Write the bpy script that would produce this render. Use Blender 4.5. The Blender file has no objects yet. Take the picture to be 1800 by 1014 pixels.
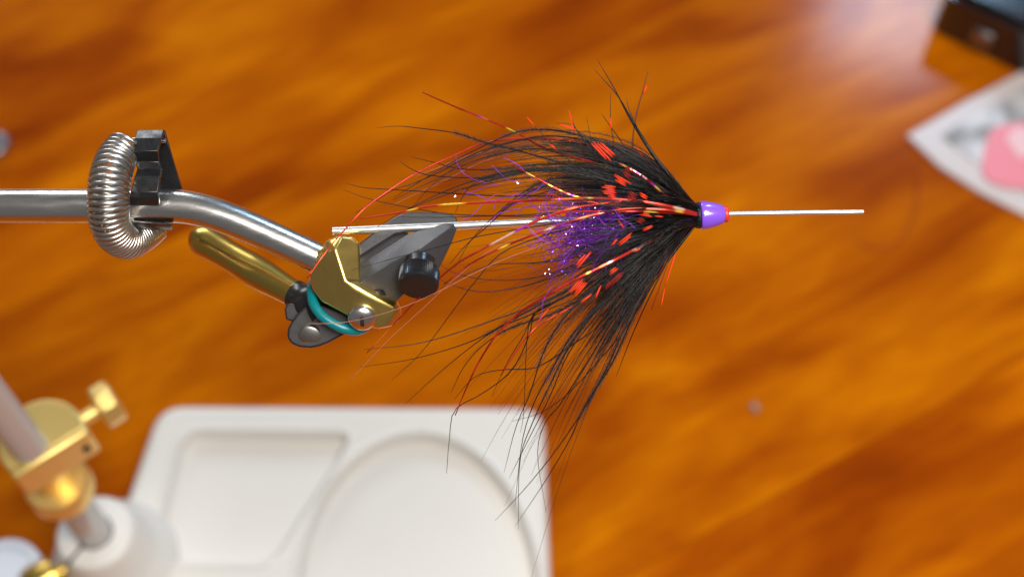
import bpy, bmesh, math, random
import numpy as np
from mathutils import Vector, Matrix
random.seed(7)
R = math.radians

# ------------------------------------------------------------------ camera
PITCH = R(61.0)
D0 = 0.3333                      # lens to fly, metres
FPX = 2500.0                     # 50 mm lens, 36 mm sensor, 1800 px wide
K = D0 / FPX                     # metres per photo pixel at the fly
ZF = 0.262                       # fly height above the table
UX = Vector((1, 0, 0))
UP = Vector((0, math.sin(PITCH), math.cos(PITCH)))
NN = Vector((0, -math.cos(PITCH), math.sin(PITCH)))     # towards the lens
CAM = Vector((0, 0, ZF)) + NN * D0
cd = bpy.data.cameras.new('camera')
cam = bpy.data.objects.new('camera', cd)
bpy.context.scene.collection.objects.link(cam)
cam.location = CAM
cam.rotation_euler = (math.pi / 2 - PITCH, 0, 0)
cd.lens = 50.0; cd.sensor_width = 36.0
cd.clip_start = 0.01; cd.clip_end = 50
cd.dof.use_dof = True
cd.dof.focus_distance = D0 - 0.003
cd.dof.aperture_fstop = 7.6
bpy.context.scene.camera = cam

# ------------------------------------------------------------------ light
sc = bpy.context.scene
sc.view_settings.view_transform = 'Standard'
sc.view_settings.look = 'None'
sc.view_settings.exposure = 0.0
sc.view_settings.gamma = 1.0
w = bpy.data.worlds.new('World'); sc.world = w; w.use_nodes = True
w.node_tree.nodes['Background'].inputs[0].default_value = (0.62, 0.60, 0.58, 1)
w.node_tree.nodes['Background'].inputs[1].default_value = 0.20

def area(name, loc, target, size, energy, color, size_y=None):
    l = bpy.data.lights.new(name, 'AREA'); l.energy = energy; l.color = color
    l.shape = 'RECTANGLE'; l.size = size; l.size_y = size_y or size
    o = bpy.data.objects.new(name, l); sc.collection.objects.link(o)
    o.location = loc
    o.rotation_euler = (Vector(target) - Vector(loc)).to_track_quat('-Z', 'Y').to_euler()
    return o
area('ceiling_lamp', (0.22, -0.20, 0.98), (0.1, -0.04, 0.1), 0.46, 10.6, (1.0, 0.95, 0.88))  # desk lamp out of view, set low so its light falls off
area('window_light', (0.80, 1.82, 1.50), (0.2, 0.2, 0.0), 0.25, 15, (0.42, 0.68, 1.0), 0.62)
area('far_window_light', (-0.75, 1.65, 0.86), (0, 0, 0.2), 1.0, 13, (0.93, 0.96, 1.0), 0.5)  # unseen light added to put highlights on the shaft and brass

# ------------------------------------------------------------------ pixel helpers
def P(px, py, h=0.0):
    """photo pixel -> point h millimetres in front of the plane of the fly"""
    d = D0 - h * 0.001
    return CAM + (UX * ((px - 900) / FPX) + UP * ((507 - py) / FPX) - NN) * d
def T(px, py, z=0.0):
    """photo pixel -> point on the horizontal plane at height z"""
    r = UX * ((px - 900) / FPX) + UP * ((507 - py) / FPX) - NN
    return CAM + r * ((z - CAM.z) / r.z)

# ------------------------------------------------------------------ materials
def mat(name, col, rough=0.5, metal=0.0, coat=0.0, spec=0.5, **kw):
    m = bpy.data.materials.new(name); m.use_nodes = True
    b = m.node_tree.nodes['Principled BSDF']
    b.inputs['Base Color'].default_value = (*col, 1)
    b.inputs['Roughness'].default_value = rough
    b.inputs['Metallic'].default_value = metal
    b.inputs['Coat Weight'].default_value = coat
    b.inputs['Coat Roughness'].default_value = kw.get('coat_rough', 0.08)
    b.inputs['Specular IOR Level'].default_value = spec
    if 'trans' in kw: b.inputs['Transmission Weight'].default_value = kw['trans']
    nt = m.node_tree
    if kw.get('noise'):
        # grain / wear: scale, stretch vector, roughness amount, bump
        s, st, ra, bu = kw['noise']
        tc = nt.nodes.new('ShaderNodeTexCoord'); mp = nt.nodes.new('ShaderNodeMapping')
        mp.inputs['Scale'].default_value = st
        mp.inputs['Rotation'].default_value = kw.get('rot', (0, 0, 0))
        no = nt.nodes.new('ShaderNodeTexNoise'); no.inputs['Scale'].default_value = s
        no.inputs['Detail'].default_value = 4
        nt.links.new(tc.outputs['Object'], mp.inputs['Vector']); nt.links.new(mp.outputs[0], no.inputs['Vector'])
        mr = nt.nodes.new('ShaderNodeMapRange')
        mr.inputs['From Min'].default_value = 0.3; mr.inputs['From Max'].default_value = 0.7
        mr.inputs['To Min'].default_value = max(0.02, rough - ra); mr.inputs['To Max'].default_value = rough + ra
        nt.links.new(no.outputs['Fac'], mr.inputs['Value']); nt.links.new(mr.outputs[0], b.inputs['Roughness'])
        if bu:
            bp = nt.nodes.new('ShaderNodeBump'); bp.inputs['Strength'].default_value = bu
            bp.inputs['Distance'].default_value = 0.0002
            nt.links.new(no.outputs['Fac'], bp.inputs['Height']); nt.links.new(bp.outputs[0], b.inputs['Normal'])
    return m
M = {}
M['steel'] = mat('brushed_steel', (0.76, 0.74, 0.72), 0.25, 1.0, noise=(900, (0.15, 1, 1), 0.04, 0.04))
M['satin'] = mat('satin_nickel', (0.52, 0.51, 0.50), 0.2, 0.35)
M['satin_brass'] = mat('satin_brass', (0.86, 0.62, 0.21), 0.38, 0.72)
M['wire'] = mat('spring_wire', (0.60, 0.57, 0.53), 0.30, 1.0)
M['needle'] = mat('needle_steel', (0.86, 0.86, 0.83), 0.34, 0.95)
M['brass'] = mat('brass', (0.88, 0.62, 0.18), 0.30, 1.0, noise=(300, (1, 1, 1), 0.03, 0))
M['polished_brass'] = mat('polished_brass', (0.68, 0.47, 0.11), 0.28, 1.0)
M['clip'] = mat('black_anodised', (0.012, 0.012, 0.013), 0.30, 0.0, noise=(500, (1, 1, 1), 0.08, 0.05))
M['jaw'] = mat('dark_tool_steel', (0.085, 0.083, 0.087), 0.36, 0.5, noise=(2600, (0.15, 2, 2), 0.08, 0.22), rot=(0, 0, 0.6))
M['knob'] = mat('black_knob', (0.014, 0.014, 0.015), 0.26)
M['link'] = mat('gunmetal', (0.045, 0.042, 0.043), 0.42, 0.5, noise=(600, (1, 1, 1), 0.06, 0.08))
M['pin'] = mat('dull_pin', (0.42, 0.40, 0.37), 0.4, 1.0)
M['teal'] = mat('teal_rubber', (0.0, 0.175, 0.205), 0.3)
M['white'] = mat('white_enamel', (0.73, 0.70, 0.655), 0.42, 0, 0.12, noise=(60, (1, 1, 1), 0.05, 0.02))
M['purple'] = mat('purple_lacquer', (0.23, 0.085, 0.74), 0.28, 0.0, 1.0, coat_rough=0.03)
M['liner'] = mat('red_liner', (0.85, 0.06, 0.05), 0.3, trans=0.25)
M['thread'] = mat('black_thread', (0.01, 0.009, 0.012), 0.5)
M['hackle'] = mat('black_hackle', (0.0060, 0.0048, 0.0046), 0.33, spec=0.38)
M['down'] = mat('black_down', (0.016, 0.011, 0.010), 0.6, spec=0.3)
M['redspot'] = mat('red_barb', (0.82, 0.045, 0.008), 0.5, spec=.2)
M['darkred'] = mat('dark_red_barb', (0.22, 0.010, 0.006), 0.5, spec=.2)
M['pink'] = mat('pale_pink_filament', (0.50, 0.17, 0.11), 0.45)
M['dub'] = mat('purple_dubbing', (0.34, 0.045, 0.78), 0.3, 0.2)
M['dubdark'] = mat('deep_purple_dubbing', (0.17, 0.016, 0.42), 0.35, 0.3)
M['glint'] = mat('iridescent_flake', (0.62, 0.55, 1.0), 0.12, 1.0)
M['glintblue'] = mat('blue_flake', (0.12, 0.10, 1.0), 0.15, 0.9)
M['glintwarm'] = mat('warm_flake', (1.0, 0.62, 0.55), 0.12, 1.0)

def flash_mat():
    m = bpy.data.materials.new('holographic_tinsel'); m.use_nodes = True
    nt = m.node_tree; b = nt.nodes['Principled BSDF']
    a = nt.nodes.new('ShaderNodeVertexColor'); a.layer_name = 'foil'
    nt.links.new(a.outputs['Color'], b.inputs['Base Color'])
    b.inputs['Metallic'].default_value = 0.55; b.inputs['Roughness'].default_value = 0.25
    return m
M['flash'] = flash_mat()

def wood_mat():
    m = bpy.data.materials.new('varnished_wood'); m.use_nodes = True
    nt = m.node_tree; N = nt.nodes; L = nt.links; b = N['Principled BSDF']
    tc = N.new('ShaderNodeTexCoord'); oi = N.new('ShaderNodeObjectInfo')
    off = N.new('ShaderNodeVectorMath'); off.operation = 'MULTIPLY_ADD'
    L.new(oi.outputs['Random'], off.inputs[0]); off.inputs[1].default_value = (3.1, 7.7, 0); L.new(tc.outputs['Object'], off.inputs[2])
    def noise(scale, st, det, dist=0.0):
        mp = N.new('ShaderNodeMapping'); mp.inputs['Scale'].default_value = st
        no = N.new('ShaderNodeTexNoise'); no.inputs['Scale'].default_value = scale; no.inputs['Detail'].default_value = det
        no.inputs['Distortion'].default_value = dist
        L.new(off.outputs[0], mp.inputs['Vector']); L.new(mp.outputs[0], no.inputs['Vector'])
        return no.outputs['Fac']
    broad = noise(13, (0.6, 1.7, 1), 4, 0.9)
    streak = noise(16, (0.45, 3.2, 1), 5, 0.6)
    fine = noise(70, (0.4, 2.2, 1), 5, 0.5)
    mx = N.new('ShaderNodeMath'); mx.operation = 'MULTIPLY_ADD'; L.new(broad, mx.inputs[0]); mx.inputs[1].default_value = 0.62
    m2 = N.new('ShaderNodeMath'); m2.operation = 'MULTIPLY'; L.new(streak, m2.inputs[0]); m2.inputs[1].default_value = 0.26
    L.new(m2.outputs[0], mx.inputs[2])
    m3 = N.new('ShaderNodeMath'); m3.operation = 'MULTIPLY_ADD'; L.new(fine, m3.inputs[0]); m3.inputs[1].default_value = 0.12
    L.new(mx.outputs[0], m3.inputs[2])
    cr = N.new('ShaderNodeValToRGB'); e = cr.color_ramp.elements
    e[0].position = 0.30; e[0].color = (0.19, 0.027, 0.0002, 1)
    e[1].position = 0.68; e[1].color = (0.66, 0.215, 0.0004, 1)
    x = cr.color_ramp.elements.new(0.42); x.color = (0.31, 0.058, 0.0002, 1)
    x = cr.color_ramp.elements.new(0.54); x.color = (0.455, 0.115, 0.0002, 1)
    L.new(m3.outputs[0], cr.inputs[0])
    # each board has its own tone
    hs = N.new('ShaderNodeMixRGB'); hs.blend_type = 'MULTIPLY'; hs.inputs[0].default_value = 1.0
    L.new(cr.outputs[0], hs.inputs[1])
    oc = N.new('ShaderNodeAttribute'); oc.attribute_type = 'OBJECT'; oc.attribute_name = 'tone'
    L.new(oc.outputs['Color'], hs.inputs[2]); L.new(hs.outputs[0], b.inputs['Base Color'])
    b.inputs['Roughness'].default_value = 0.13
    b.inputs['Specular IOR Level'].default_value = 0.16
    return m
M['wood'] = wood_mat()

# ------------------------------------------------------------------ mesh helpers
class MB:
    def __init__(self): self.v = []; self.f = []; self.c = []
    def add(self, vs, fs, cols=None):
        o = len(self.v); self.v += [Vector(p) for p in vs]; self.f += [tuple(i + o for i in f) for f in fs]
        if cols: self.c += cols
    def build(self, name, m, parent=None, smooth=True, angle=None, bevel=None, seg=2):
        org = ROOT.get(parent.name, Vector((0, 0, 0))) if parent else Vector((0, 0, 0))
        me = bpy.data.meshes.new(name)
        me.from_pydata([tuple(p - org) for p in self.v], [], self.f)
        bm = bmesh.new(); bm.from_mesh(me)
        bmesh.ops.recalc_face_normals(bm, faces=bm.faces)
        bm.to_mesh(me); bm.free()
        if self.c:
            at = me.color_attributes.new('foil', 'FLOAT_COLOR', 'POINT')
            at.data.foreach_set('color', [x for c in self.c for x in (*c, 1.0)])
        me.materials.append(M[m])
        if smooth:
            me.polygons.foreach_set('use_smooth', [True] * len(me.polygons))
            if angle: me.set_sharp_from_angle(angle=R(angle))
        ob = bpy.data.objects.new(name, me); sc.collection.objects.link(ob)
        if parent:
            ob.parent = parent; ROOT[ob.name] = org
        if bevel:
            bv = ob.modifiers.new('bevel', 'BEVEL'); bv.width = bevel; bv.segments = seg
            bv.limit_method = 'ANGLE'; bv.angle_limit = R(20); bv.harden_normals = False
        return ob
ROOT = {}
def thing(name, loc, label, cat):
    o = bpy.data.objects.new(name, None); sc.collection.objects.link(o)
    o.location = loc; o.empty_display_size = 0.01
    o['label'] = label; o['category'] = cat
    ROOT[o.name] = Vector(loc); return o
def tag(o, label, cat): o['label'] = label; o['category'] = cat; return o

def spline(ctrl, n):
    """Catmull-Rom through control tuples -> n+1 samples"""
    c = [np.array(p, float) for p in ctrl]
    c = [2 * c[0] - c[1]] + c + [2 * c[-1] - c[-2]]
    out = []; m = len(c) - 3
    for i in range(n + 1):
        t = i / n * m; j = min(int(t), m - 1); u = t - j
        a, b_, d, e = c[j:j + 4]
        out.append(0.5 * ((2 * b_) + (-a + d) * u + (2 * a - 5 * b_ + 4 * d - e) * u * u + (-a + 3 * b_ - 3 * d + e) * u ** 3))
    return out
def frames(pts):
    T_ = []
    for i in range(len(pts)):
        a = pts[max(0, i - 1)]; b_ = pts[min(len(pts) - 1, i + 1)]
        T_.append((b_ - a).normalized())
    n = NN.cross(T_[0])
    if n.length < 1e-4: n = UX.cross(T_[0])
    n = n.normalized(); out = []
    for t in T_:
        n = (n - t * n.dot(t)).normalized(); out.append((t, n, t.cross(n).normalized()))
    return out
def tube(mb, pts, radii, sides=8, caps=True, flat=1.0, closed=False, cols=None):
    fr = frames(pts); vs = []; fs = []; cc = []
    for i, p in enumerate(pts):
        t, n, b_ = fr[i]; r = radii[i] if hasattr(radii, '__len__') else radii
        for k in range(sides):
            a = 2 * math.pi * k / sides
            vs.append(p + n * (math.cos(a) * r) + b_ * (math.sin(a) * r * flat))
            if cols: cc.append(cols[i])
    m = len(pts)
    for i in range(m if closed else m - 1):
        j = (i + 1) % m
        for k in range(sides):
            l = (k + 1) % sides
            fs.append((i * sides + k, i * sides + l, j * sides + l, j * sides + k))
    if caps and not closed:
        fs.append(tuple(range(sides))); fs.append(tuple((m - 1) * sides + k for k in range(sides)))
    mb.add(vs, fs, cc or None)
def lathe(mb, p, axis, prof, seg=48, ridge=0, ramp=0.0):
    """profile = [(distance along axis, radius)]; ridge = knurl count"""
    ax = Vector(axis).normalized(); n = ax.orthogonal().normalized(); b_ = ax.cross(n)
    vs = []; fs = []
    for (s, r) in prof:
        for k in range(seg):
            a = 2 * math.pi * k / seg
            rr = r - (ramp if ridge and k % 2 else 0)
            vs.append(p + ax * s + (n * math.cos(a) + b_ * math.sin(a)) * max(rr, 1e-6))
    for i in range(len(prof) - 1):
        for k in range(seg):
            l = (k + 1) % seg
            fs.append((i * seg + k, i * seg + l, (i + 1) * seg + l, (i + 1) * seg + k))
    fs.append(tuple(range(seg))); fs.append(tuple((len(prof) - 1) * seg + k for k in range(seg)))
    mb.add(vs, fs)
def prism(mb, front, back):
    n = len(front)
    mb.add(list(front) + list(back), [tuple(range(n)), tuple(range(2 * n - 1, n - 1, -1))] +
           [(i, (i + 1) % n, n + (i + 1) % n, n + i) for i in range(n)])
def flatpoly(mb, px, h0, h1): prism(mb, [P(x, y, h1) for x, y in px], [P(x, y, h0) for x, y in px])
mm = 0.001

# ------------------------------------------------------------------ table (setting)
ANG = R(29)
gd = Vector((math.cos(ANG), math.sin(ANG), 0)); gn = Vector((-math.sin(ANG), math.cos(ANG), 0))
seam = T(1570, 755).dot(gn)
mb = MB()
c0 = gn * (seam + 0.14)
prism(mb, [c0 + gd * x + gn * y + Vector((0, 0, -0.004)) for x, y in ((-1.05, -.85), (1.05, -.85), (1.05, .85), (-1.05, .85))],
      [c0 + gd * x + gn * y + Vector((0, 0, -0.028)) for x, y in ((-1.05, -.85), (1.05, -.85), (1.05, .85), (-1.05, .85))])
table = mb.build('table', 'wood', smooth=False)
table['kind'] = 'structure'; table['label'] = 'varnished orange brown wooden table top'; table['tone'] = (0.7, 0.6, 0.6)
W_ = 0.235
tones = [(0.95, 0.88, 0.9), (0.94, 0.90, 1), (0.93, 0.82, 0.9), (1.0, 0.98, 1.0), (0.96, 0.88, 1), (0.9, 0.8, 1), (1, .9, 1)]
for i in range(7):
    y0 = seam + (i - 3) * W_
    mb = MB(); g = 0.00012
    q = [(-1.05, y0 + g), (1.05, y0 + g), (1.05, y0 + W_ - g), (-1.05, y0 + W_ - g)]
    prism(mb, [Vector((x, y, 0)) for x, y in q], [Vector((x, y, -0.004)) for x, y in q])
    o = mb.build('plank', 'wood', smooth=False)
    o.rotation_euler = (0, 0, ANG); o.parent = table; o['tone'] = tones[i]

# ------------------------------------------------------------------ vise
sh0 = P(-272, 362); POLE = Vector((sh0.x, sh0.y, 0))
vise = thing('fly_tying_vise', (POLE.x, POLE.y, 0),
             'steel and brass fly tying vise on a white pedestal base, holding the needle', 'vise')

# --- pedestal base: rounded plate with recessed pockets
ZB = 0.014
cor = [T(278, 708, ZB), T(956, 712, ZB), T(972, 1090, ZB), T(975, 1190, ZB), T(80, 1190, ZB), T(178, 995, ZB)]
cor = [Vector((p.x, p.y, 0)) for p in cor]
def round_poly(c, rad, n=7):
    out = []
    for i in range(len(c)):
        p, a, b_ = c[i], c[i - 1], c[(i + 1) % len(c)]
        da, db = (a - p).normalized(), (b_ - p).normalized()
        l = min(rad, (a - p).length * .45, (b_ - p).length * .45)
        for k in range(n + 1):
            t = k / n
            out.append((p + da * l) * (1 - t) ** 2 + p * 2 * t * (1 - t) + (p + db * l) * t * t)
    return out
def resample(pts, n):
    L = [0]
    for i in range(len(pts)): L.append(L[-1] + (pts[(i + 1) % len(pts)] - pts[i]).length)
    out = []; j = 0
    for i in range(n):
        s = L[-1] * i / n
        while L[j + 1] < s: j += 1
        u = (s - L[j]) / max(1e-9, L[j + 1] - L[j]); out.append(pts[j].lerp(pts[(j + 1) % len(pts)], u))
    return out
outl = resample(round_poly(cor, 0.011), 500)
def sdf(poly, q):
    """signed distance of points q (n,2) to polygon (m,2); negative inside"""
    a = poly; b_ = np.roll(poly, -1, 0); d = np.full(len(q), 1e9); ins = np.zeros(len(q), bool)
    for i in range(len(a)):
        e = b_[i] - a[i]; w_ = q - a[i]
        t = np.clip((w_ @ e) / (e @ e), 0, 1); d = np.minimum(d, np.hypot(*(w_ - t[:, None] * e).T))
        c = ((a[i][1] <= q[:, 1]) != (b_[i][1] <= q[:, 1]))
        if e[1] != 0:
            xi = a[i][0] + (q[:, 1] - a[i][1]) / e[1] * e[0]; ins ^= (c & (q[:, 0] < xi))
    return np.where(ins, -d, d)
p1 = round_poly([Vector((T(x, y, ZB).x, T(x, y, ZB).y, 0)) for x, y in ((322, 757), (616, 761), (600, 800), (478, 990), (262, 988))], 0.008)
p2 = [T(735 + 213 * math.cos(a), 1062 + 300 * math.sin(a), ZB) for a in [2 * math.pi * i / 72 for i in range(72)]]
A1 = np.array([(p.x, p.y) for p in p1]); A2 = np.array([(p.x, p.y) for p in p2]); AO = np.array([(p.x, p.y) for p in outl])
cen = sum(outl, Vector()) / len(outl)
NR = 150
fr_ = [1 - (1 - i / NR) ** 1.15 for i in range(NR + 1)][1:]
Q = np.array([(cen.x + (p.x - cen.x) * f, cen.y + (p.y - cen.y) * f) for f in fr_ for p in outl])
def sm(x): x = np.clip(x, 0, 1); return x * x * (3 - 2 * x)
dO = -sdf(AO, Q); d1 = sdf(A1, Q); d2 = sdf(A2, Q)
def pocket(d):
    # raised lip, then a wall down into a shallow recess
    lip = 0.0009 * np.exp(-((d - 0.0013) / 0.0010) ** 2)
    return lip - 0.0058 * sm((-d + 0.0003) / 0.0022)
edge = 0.005
z = ZB + pocket(d1) + pocket(d2) - edge * (1 - np.sqrt(np.clip(1 - (1 - np.clip(dO / edge, 0, 1)) ** 2, 0, 1)))
n = len(outl)
vs = [Vector((cen.x, cen.y, ZB - 0.0058))] + [Vector((Q[i][0], Q[i][1], z[i])) for i in range(len(Q))]
vs += [Vector((p.x, p.y, 0.0002)) for p in outl]
fs = [(0, 1 + i, 1 + (i + 1) % n) for i in range(n)]
for r_ in range(NR):
    a = 1 + r_ * n; b_ = a + n
    fs += [(a + i, a + (i + 1) % n, b_ + (i + 1) % n, b_ + i) for i in range(n)]
fs.append(tuple(1 + NR * n + i for i in range(n)))
mb = MB(); mb.add(vs, fs); mb.build('pedestal_base', 'white', vise)

# --- collar of the base and its brass thumb screw
mb = MB(); ZC = 0.044
lathe(mb, POLE, (0, 0, 1), [(0.0003, .0245), (.012, .0245), (.016, .0232), (.020, .0200), (.026, .0176), (ZC - .003, .0150), (ZC - .0008, .0142), (ZC, .0128), (ZC, .0071), (ZC - .006, .0069)], 64)
collar = mb.build('collar', 'white', vise, angle=50)
mb = MB()
sd = Vector((-0.55, -0.83, 0)).normalized()
prism(mb, [POLE + sd * a + Vector((-sd.y, sd.x, 0)) * b_ + Vector((0, 0, ZC + .0004)) for a, b_ in ((.0060, -.0006), (.0145, -.0006), (.0145, .0006), (.0060, .0006))],
      [POLE + sd * a + Vector((-sd.y, sd.x, 0)) * b_ + Vector((0, 0, ZC - .015)) for a, b_ in ((.0060, -.0006), (.0165, -.0006), (.0165, .0006), (.0060, .0006))])
mb.build('collar_slit', 'thread', collar, smooth=False)
mb = MB()
kp = T(78, 1022, 0.030); kdir = (kp - Vector((POLE.x, POLE.y, kp.z))).normalized()
lathe(mb, Vector((POLE.x, POLE.y, kp.z)) + kdir * .012, kdir, [(0, .003), ((kp - POLE).xy.length - .018, .003), ((kp - POLE).xy.length - .017, .0075), ((kp - POLE).xy.length - .0095, .0085), ((kp - POLE).xy.length - .006, .0075), ((kp - POLE).xy.length - .0045, .004)], 28)
mb.build('thumb_screw', 'polished_brass', vise, angle=45)

# --- pole
ZS = sh0.z
mb = MB()
lathe(mb, POLE, (0, 0, 1), [(ZC - .01, .0064), (ZS - 0.185, .0064), (ZS - 0.184, .0056), (ZS - 0.012, .0056)], 40)
mb.build('stem', 'satin', vise, angle=50)

# --- rotary head that carries the shaft (outside the frame)
mb = MB()
lathe(mb, sh0 - UX * .022, UX, [(0, .010), (.001, .0115), (.036, .0115), (.037, .010)], 40)
mb.build('rotary_head', 'brass', vise, angle=40)

# --- brass clamp on the stem
ZD = ZS - 0.147
t_ = Vector((.80, .60, 0)).normalized(); n_ = Vector((.60, -.80, 0)).normalized()
dc = POLE + Vector((.0030, .0034, 0)); RD = .0142; CH = .0078
a0 = math.acos(CH / RD)
arc = [dc + (n_ * math.cos(a) + t_ * math.sin(a)) * RD for a in [a0 + (2 * math.pi - 2 * a0) * i / 40 for i in range(41)]]
mb = MB()
prism(mb, [p + Vector((0, 0, ZD + .0005)) for p in arc], [p + Vector((0, 0, ZD - .0115)) for p in arc])
clamp = mb.build('clamp', 'satin_brass', vise, angle=35, bevel=.0007)
mb = MB()
barq = [(-.0138, .0042), (.0138, .0042), (.0138, .0080), (-.0138, .0080)]
prism(mb, [dc + t_ * a + n_ * b_ + Vector((0, 0, ZD + .0018)) for a, b_ in barq],
      [dc + t_ * a + n_ * (b_ * 1.0 + .0008) + Vector((0, 0, ZD - .0130)) for a, b_ in barq])
mb.build('clamp_bar', 'satin_brass', clamp, angle=30, bevel=.0012)
mb = MB()
lathe(mb, dc + n_ * .0082 + t_ * .0100 + Vector((0, 0, ZD - .0062)), n_, [(0, .0013), (.0011, .0013)], 16)
mb.build('screw_hole', 'thread', clamp, smooth=False)
mb = MB()
s0 = dc - n_ * .0012 + Vector((0, 0, ZD - .0055))
lathe(mb, s0 + t_ * .011, t_, [(0, .0024), (.009, .0024), (.0092, .0020)], 20)
mb.build('screw_stem', 'satin_brass', clamp, angle=40)
mb = MB()
lathe(mb, s0 + t_ * .0195, t_, [(0, .0064), (.0008, .0078), (.0066, .0078), (.0074, .0064)], 8)
mb.build('thumb_screw', 'satin_brass', clamp, angle=20, bevel=.0006)
mb = MB()
lathe(mb, POLE, (0, 0, 1), [(ZD - .0380, .0098), (ZD - .0372, .0112), (ZD - .0285, .0112), (ZD - .0275, .0104), (ZD - .0275, .0063), (ZD - .010, .0063)], 48)
mb.build('ring', 'satin_brass', clamp, angle=40)

# --- shaft: horizontal tube that bends down to the jaws
sp = spline([(-420, 362, 0, 30), (-200, 362, 0, 30), (0, 362, 0, 30), (150, 362, 0, 30), (240, 362, 0, 30), (290, 362, 0, 29.7), (330, 365, 0, 29.3), (370, 374, 0, 29),
             (410, 388, 0, 28.6), (460, 409, 0, 28), (520, 436, 0, 27.3), (566, 457, 0, 26.7)], 90)
mb = MB(); tube(mb, [P(a, b_, c) for a, b_, c, d in sp], [d * K for *_, d in sp], 48)
mb.build('shaft', 'steel', vise, angle=50)

# --- material clip: black bent plate and coil spring
mb = MB()
def sheet(rows, th):
    """rows of (xl, xr, y, h): a bent strip with thickness"""
    f = []; b_ = []
    n = len(rows)
    pts = [[P(xl, y, h), P(xr, y, h)] for xl, xr, y, h in rows]
    bk = [[P(xl, y, h) - NN * th, P(xr, y, h) - NN * th] for xl, xr, y, h in rows]
    v = [q for p in pts for q in p] + [q for p in bk for q in p]; o = 2 * n; fs = []
    for i in range(n - 1):
        a = 2 * i
        fs += [(a, a + 1, a + 3, a + 2), (o + a, o + a + 2, o + a + 3, o + a + 1), (a, a + 2, o + a + 2, o + a), (a + 1, o + a + 1, o + a + 3, a + 3)]
    fs += [(0, o, o + 1, 1), (2 * n - 2, 2 * n - 1, o + 2 * n - 1, o + 2 * n - 2)]
    mb.add(v, fs)
sheet([(241, 288, 228, 3.5), (237, 284, 243, 6.0), (231, 277, 266, 7.6), (236, 279, 284, 5.4), (241, 284, 297, 5.8), (236, 281, 312, 8.2), (229, 277, 338, 9.0), (228, 279, 348, 8.4), (228, 279, 361, 6.4)], 1.3 * mm)
sheet([(240, 289, 229, 2.1), (258, 305, 285, -1.0), (272, 320, 333, -3.5)], 1.1 * mm)
sheet([(222, 302, 393, 3.0), (222, 302, 399, 1.5), (222, 301, 404, -2.0)], 1.2 * mm)
sheet([(226, 292, 345, -5.2), (226, 292, 380, -6.6), (226, 298, 404, -3.2)], 1.0 * mm)
clip = mb.build('material_clip', 'clip', vise, angle=25, bevel=.00035)
mb = MB()
tube(mb, [P(x, y, h) for x, y, h in ((214, 247, 3.2), (232, 246, 3.2), (280, 248, 3.4), (291, 248, 3.4))], 4.2 * K, 16)
mb.build('clip_pin', 'wire', clip, angle=50)
path = spline([(222, 254, 4.0, 31), (205, 278, 6.5, 35), (194, 312, 10.0, 37), (190, 350, 11.0, 36.5), (192, 385, 9.5, 36), (203, 412, 5.5, 35), (225, 424, 0.5, 33), (252, 414, -5.0, 29), (278, 396, -8.0, 25)], 1200)
pp = [P(a, b_, c) for a, b_, c, d in path]; fr2 = frames(pp)
turns = 37; hp = []
for i, p in enumerate(pp):
    u = i / 1200; a = 2 * math.pi * turns * u ** 1.18
    t, n1, b1 = fr2[i]; r_ = path[i][3] * K * 0.86
    hp.append(p + n1 * math.cos(a) * r_ + b1 * math.sin(a) * r_)
mb = MB(); tube(mb, hp, 4.1 * K, 8)
mb.build('coil_spring', 'wire', clip)

# --- brass yoke
mb = MB()
o_ = [(558, 443, 3.6), (576, 421, 4.4), (598, 414, 5.0), (620, 417, 4.5), (632, 428, 4), (634, 497, 4), (668, 514, 3.0), (698, 529, 2.2), (707, 545, 2.6), (703, 562, 2.6), (689, 573, 3.0),
      (664, 578, 3.4), (640, 570, 3.8), (566, 531, 3.0), (549, 508, 2.4), (543, 484, 2.8)]
r4 = [(588, 437, 7.6), (607, 493, 7.8), (622, 505, 7.4), (694, 541, 5.6)]
V_ = [P(*q) for q in o_] + [P(*q) for q in r4] + [P(x, y, -8.5) for x, y, h in o_]
r0, r1, r2, r3 = 16, 17, 18, 19
F_ = [(2, 3, 4, 5, r1, r0), (5, 6, 7, r3, r2, r1), (1, 2, r0), (0, 1, r0), (15, 0, r0, r1), (14, 15, r1), (13, 14, r1), (13, r1, r2, 12), (12, r2, r3, 11), (11, r3, 10), (10, r3, 9), (9, r3, 8), (8, r3, 7)]
F_ += [(i, (i + 1) % 16, 20 + (i + 1) % 16, 20 + i) for i in range(16)] + [tuple(20 + i for i in range(16))]
mb.add(V_, F_); yoke = mb.build('yoke', 'brass', vise, angle=28, bevel=.0006, seg=3)
mb = MB()
sa = (NN * .80 - UP * .55 + UX * .05).normalized(); sc0 = P(637, 556, 4.0)
lathe(mb, sc0, sa, [(-.002, .0033), (.0007, .0034), (.0013, .0031), (.0018, .0024), (.0021, .0014), (.0022, .0002)], 40)
screw = mb.build('slotted_screw', 'steel', yoke, angle=60)
mb = MB()
sx = (UP * .55 + NN * .8); sx = (sx - sa * sx.dot(sa)).normalized(); sy = sa.cross(sx)
top = [(a, 0.0024 - 150 * a * a) for a in [-.0032 + .0064 * i / 10 for i in range(11)]]
side = -.00045
prism(mb, [sc0 + sa * z_ + sx * a + sy * side for a, z_ in top] + [sc0 + sa * .0003 + sx * .0032 + sy * side, sc0 + sa * .0003 - sx * .0032 + sy * side],
      [sc0 + sa * z_ + sx * a - sy * side for a, z_ in top] + [sc0 + sa * .0003 + sx * .0032 - sy * side, sc0 + sa * .0003 - sx * .0032 - sy * side])
mb.build('slot', 'link', screw, smooth=False)

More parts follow.
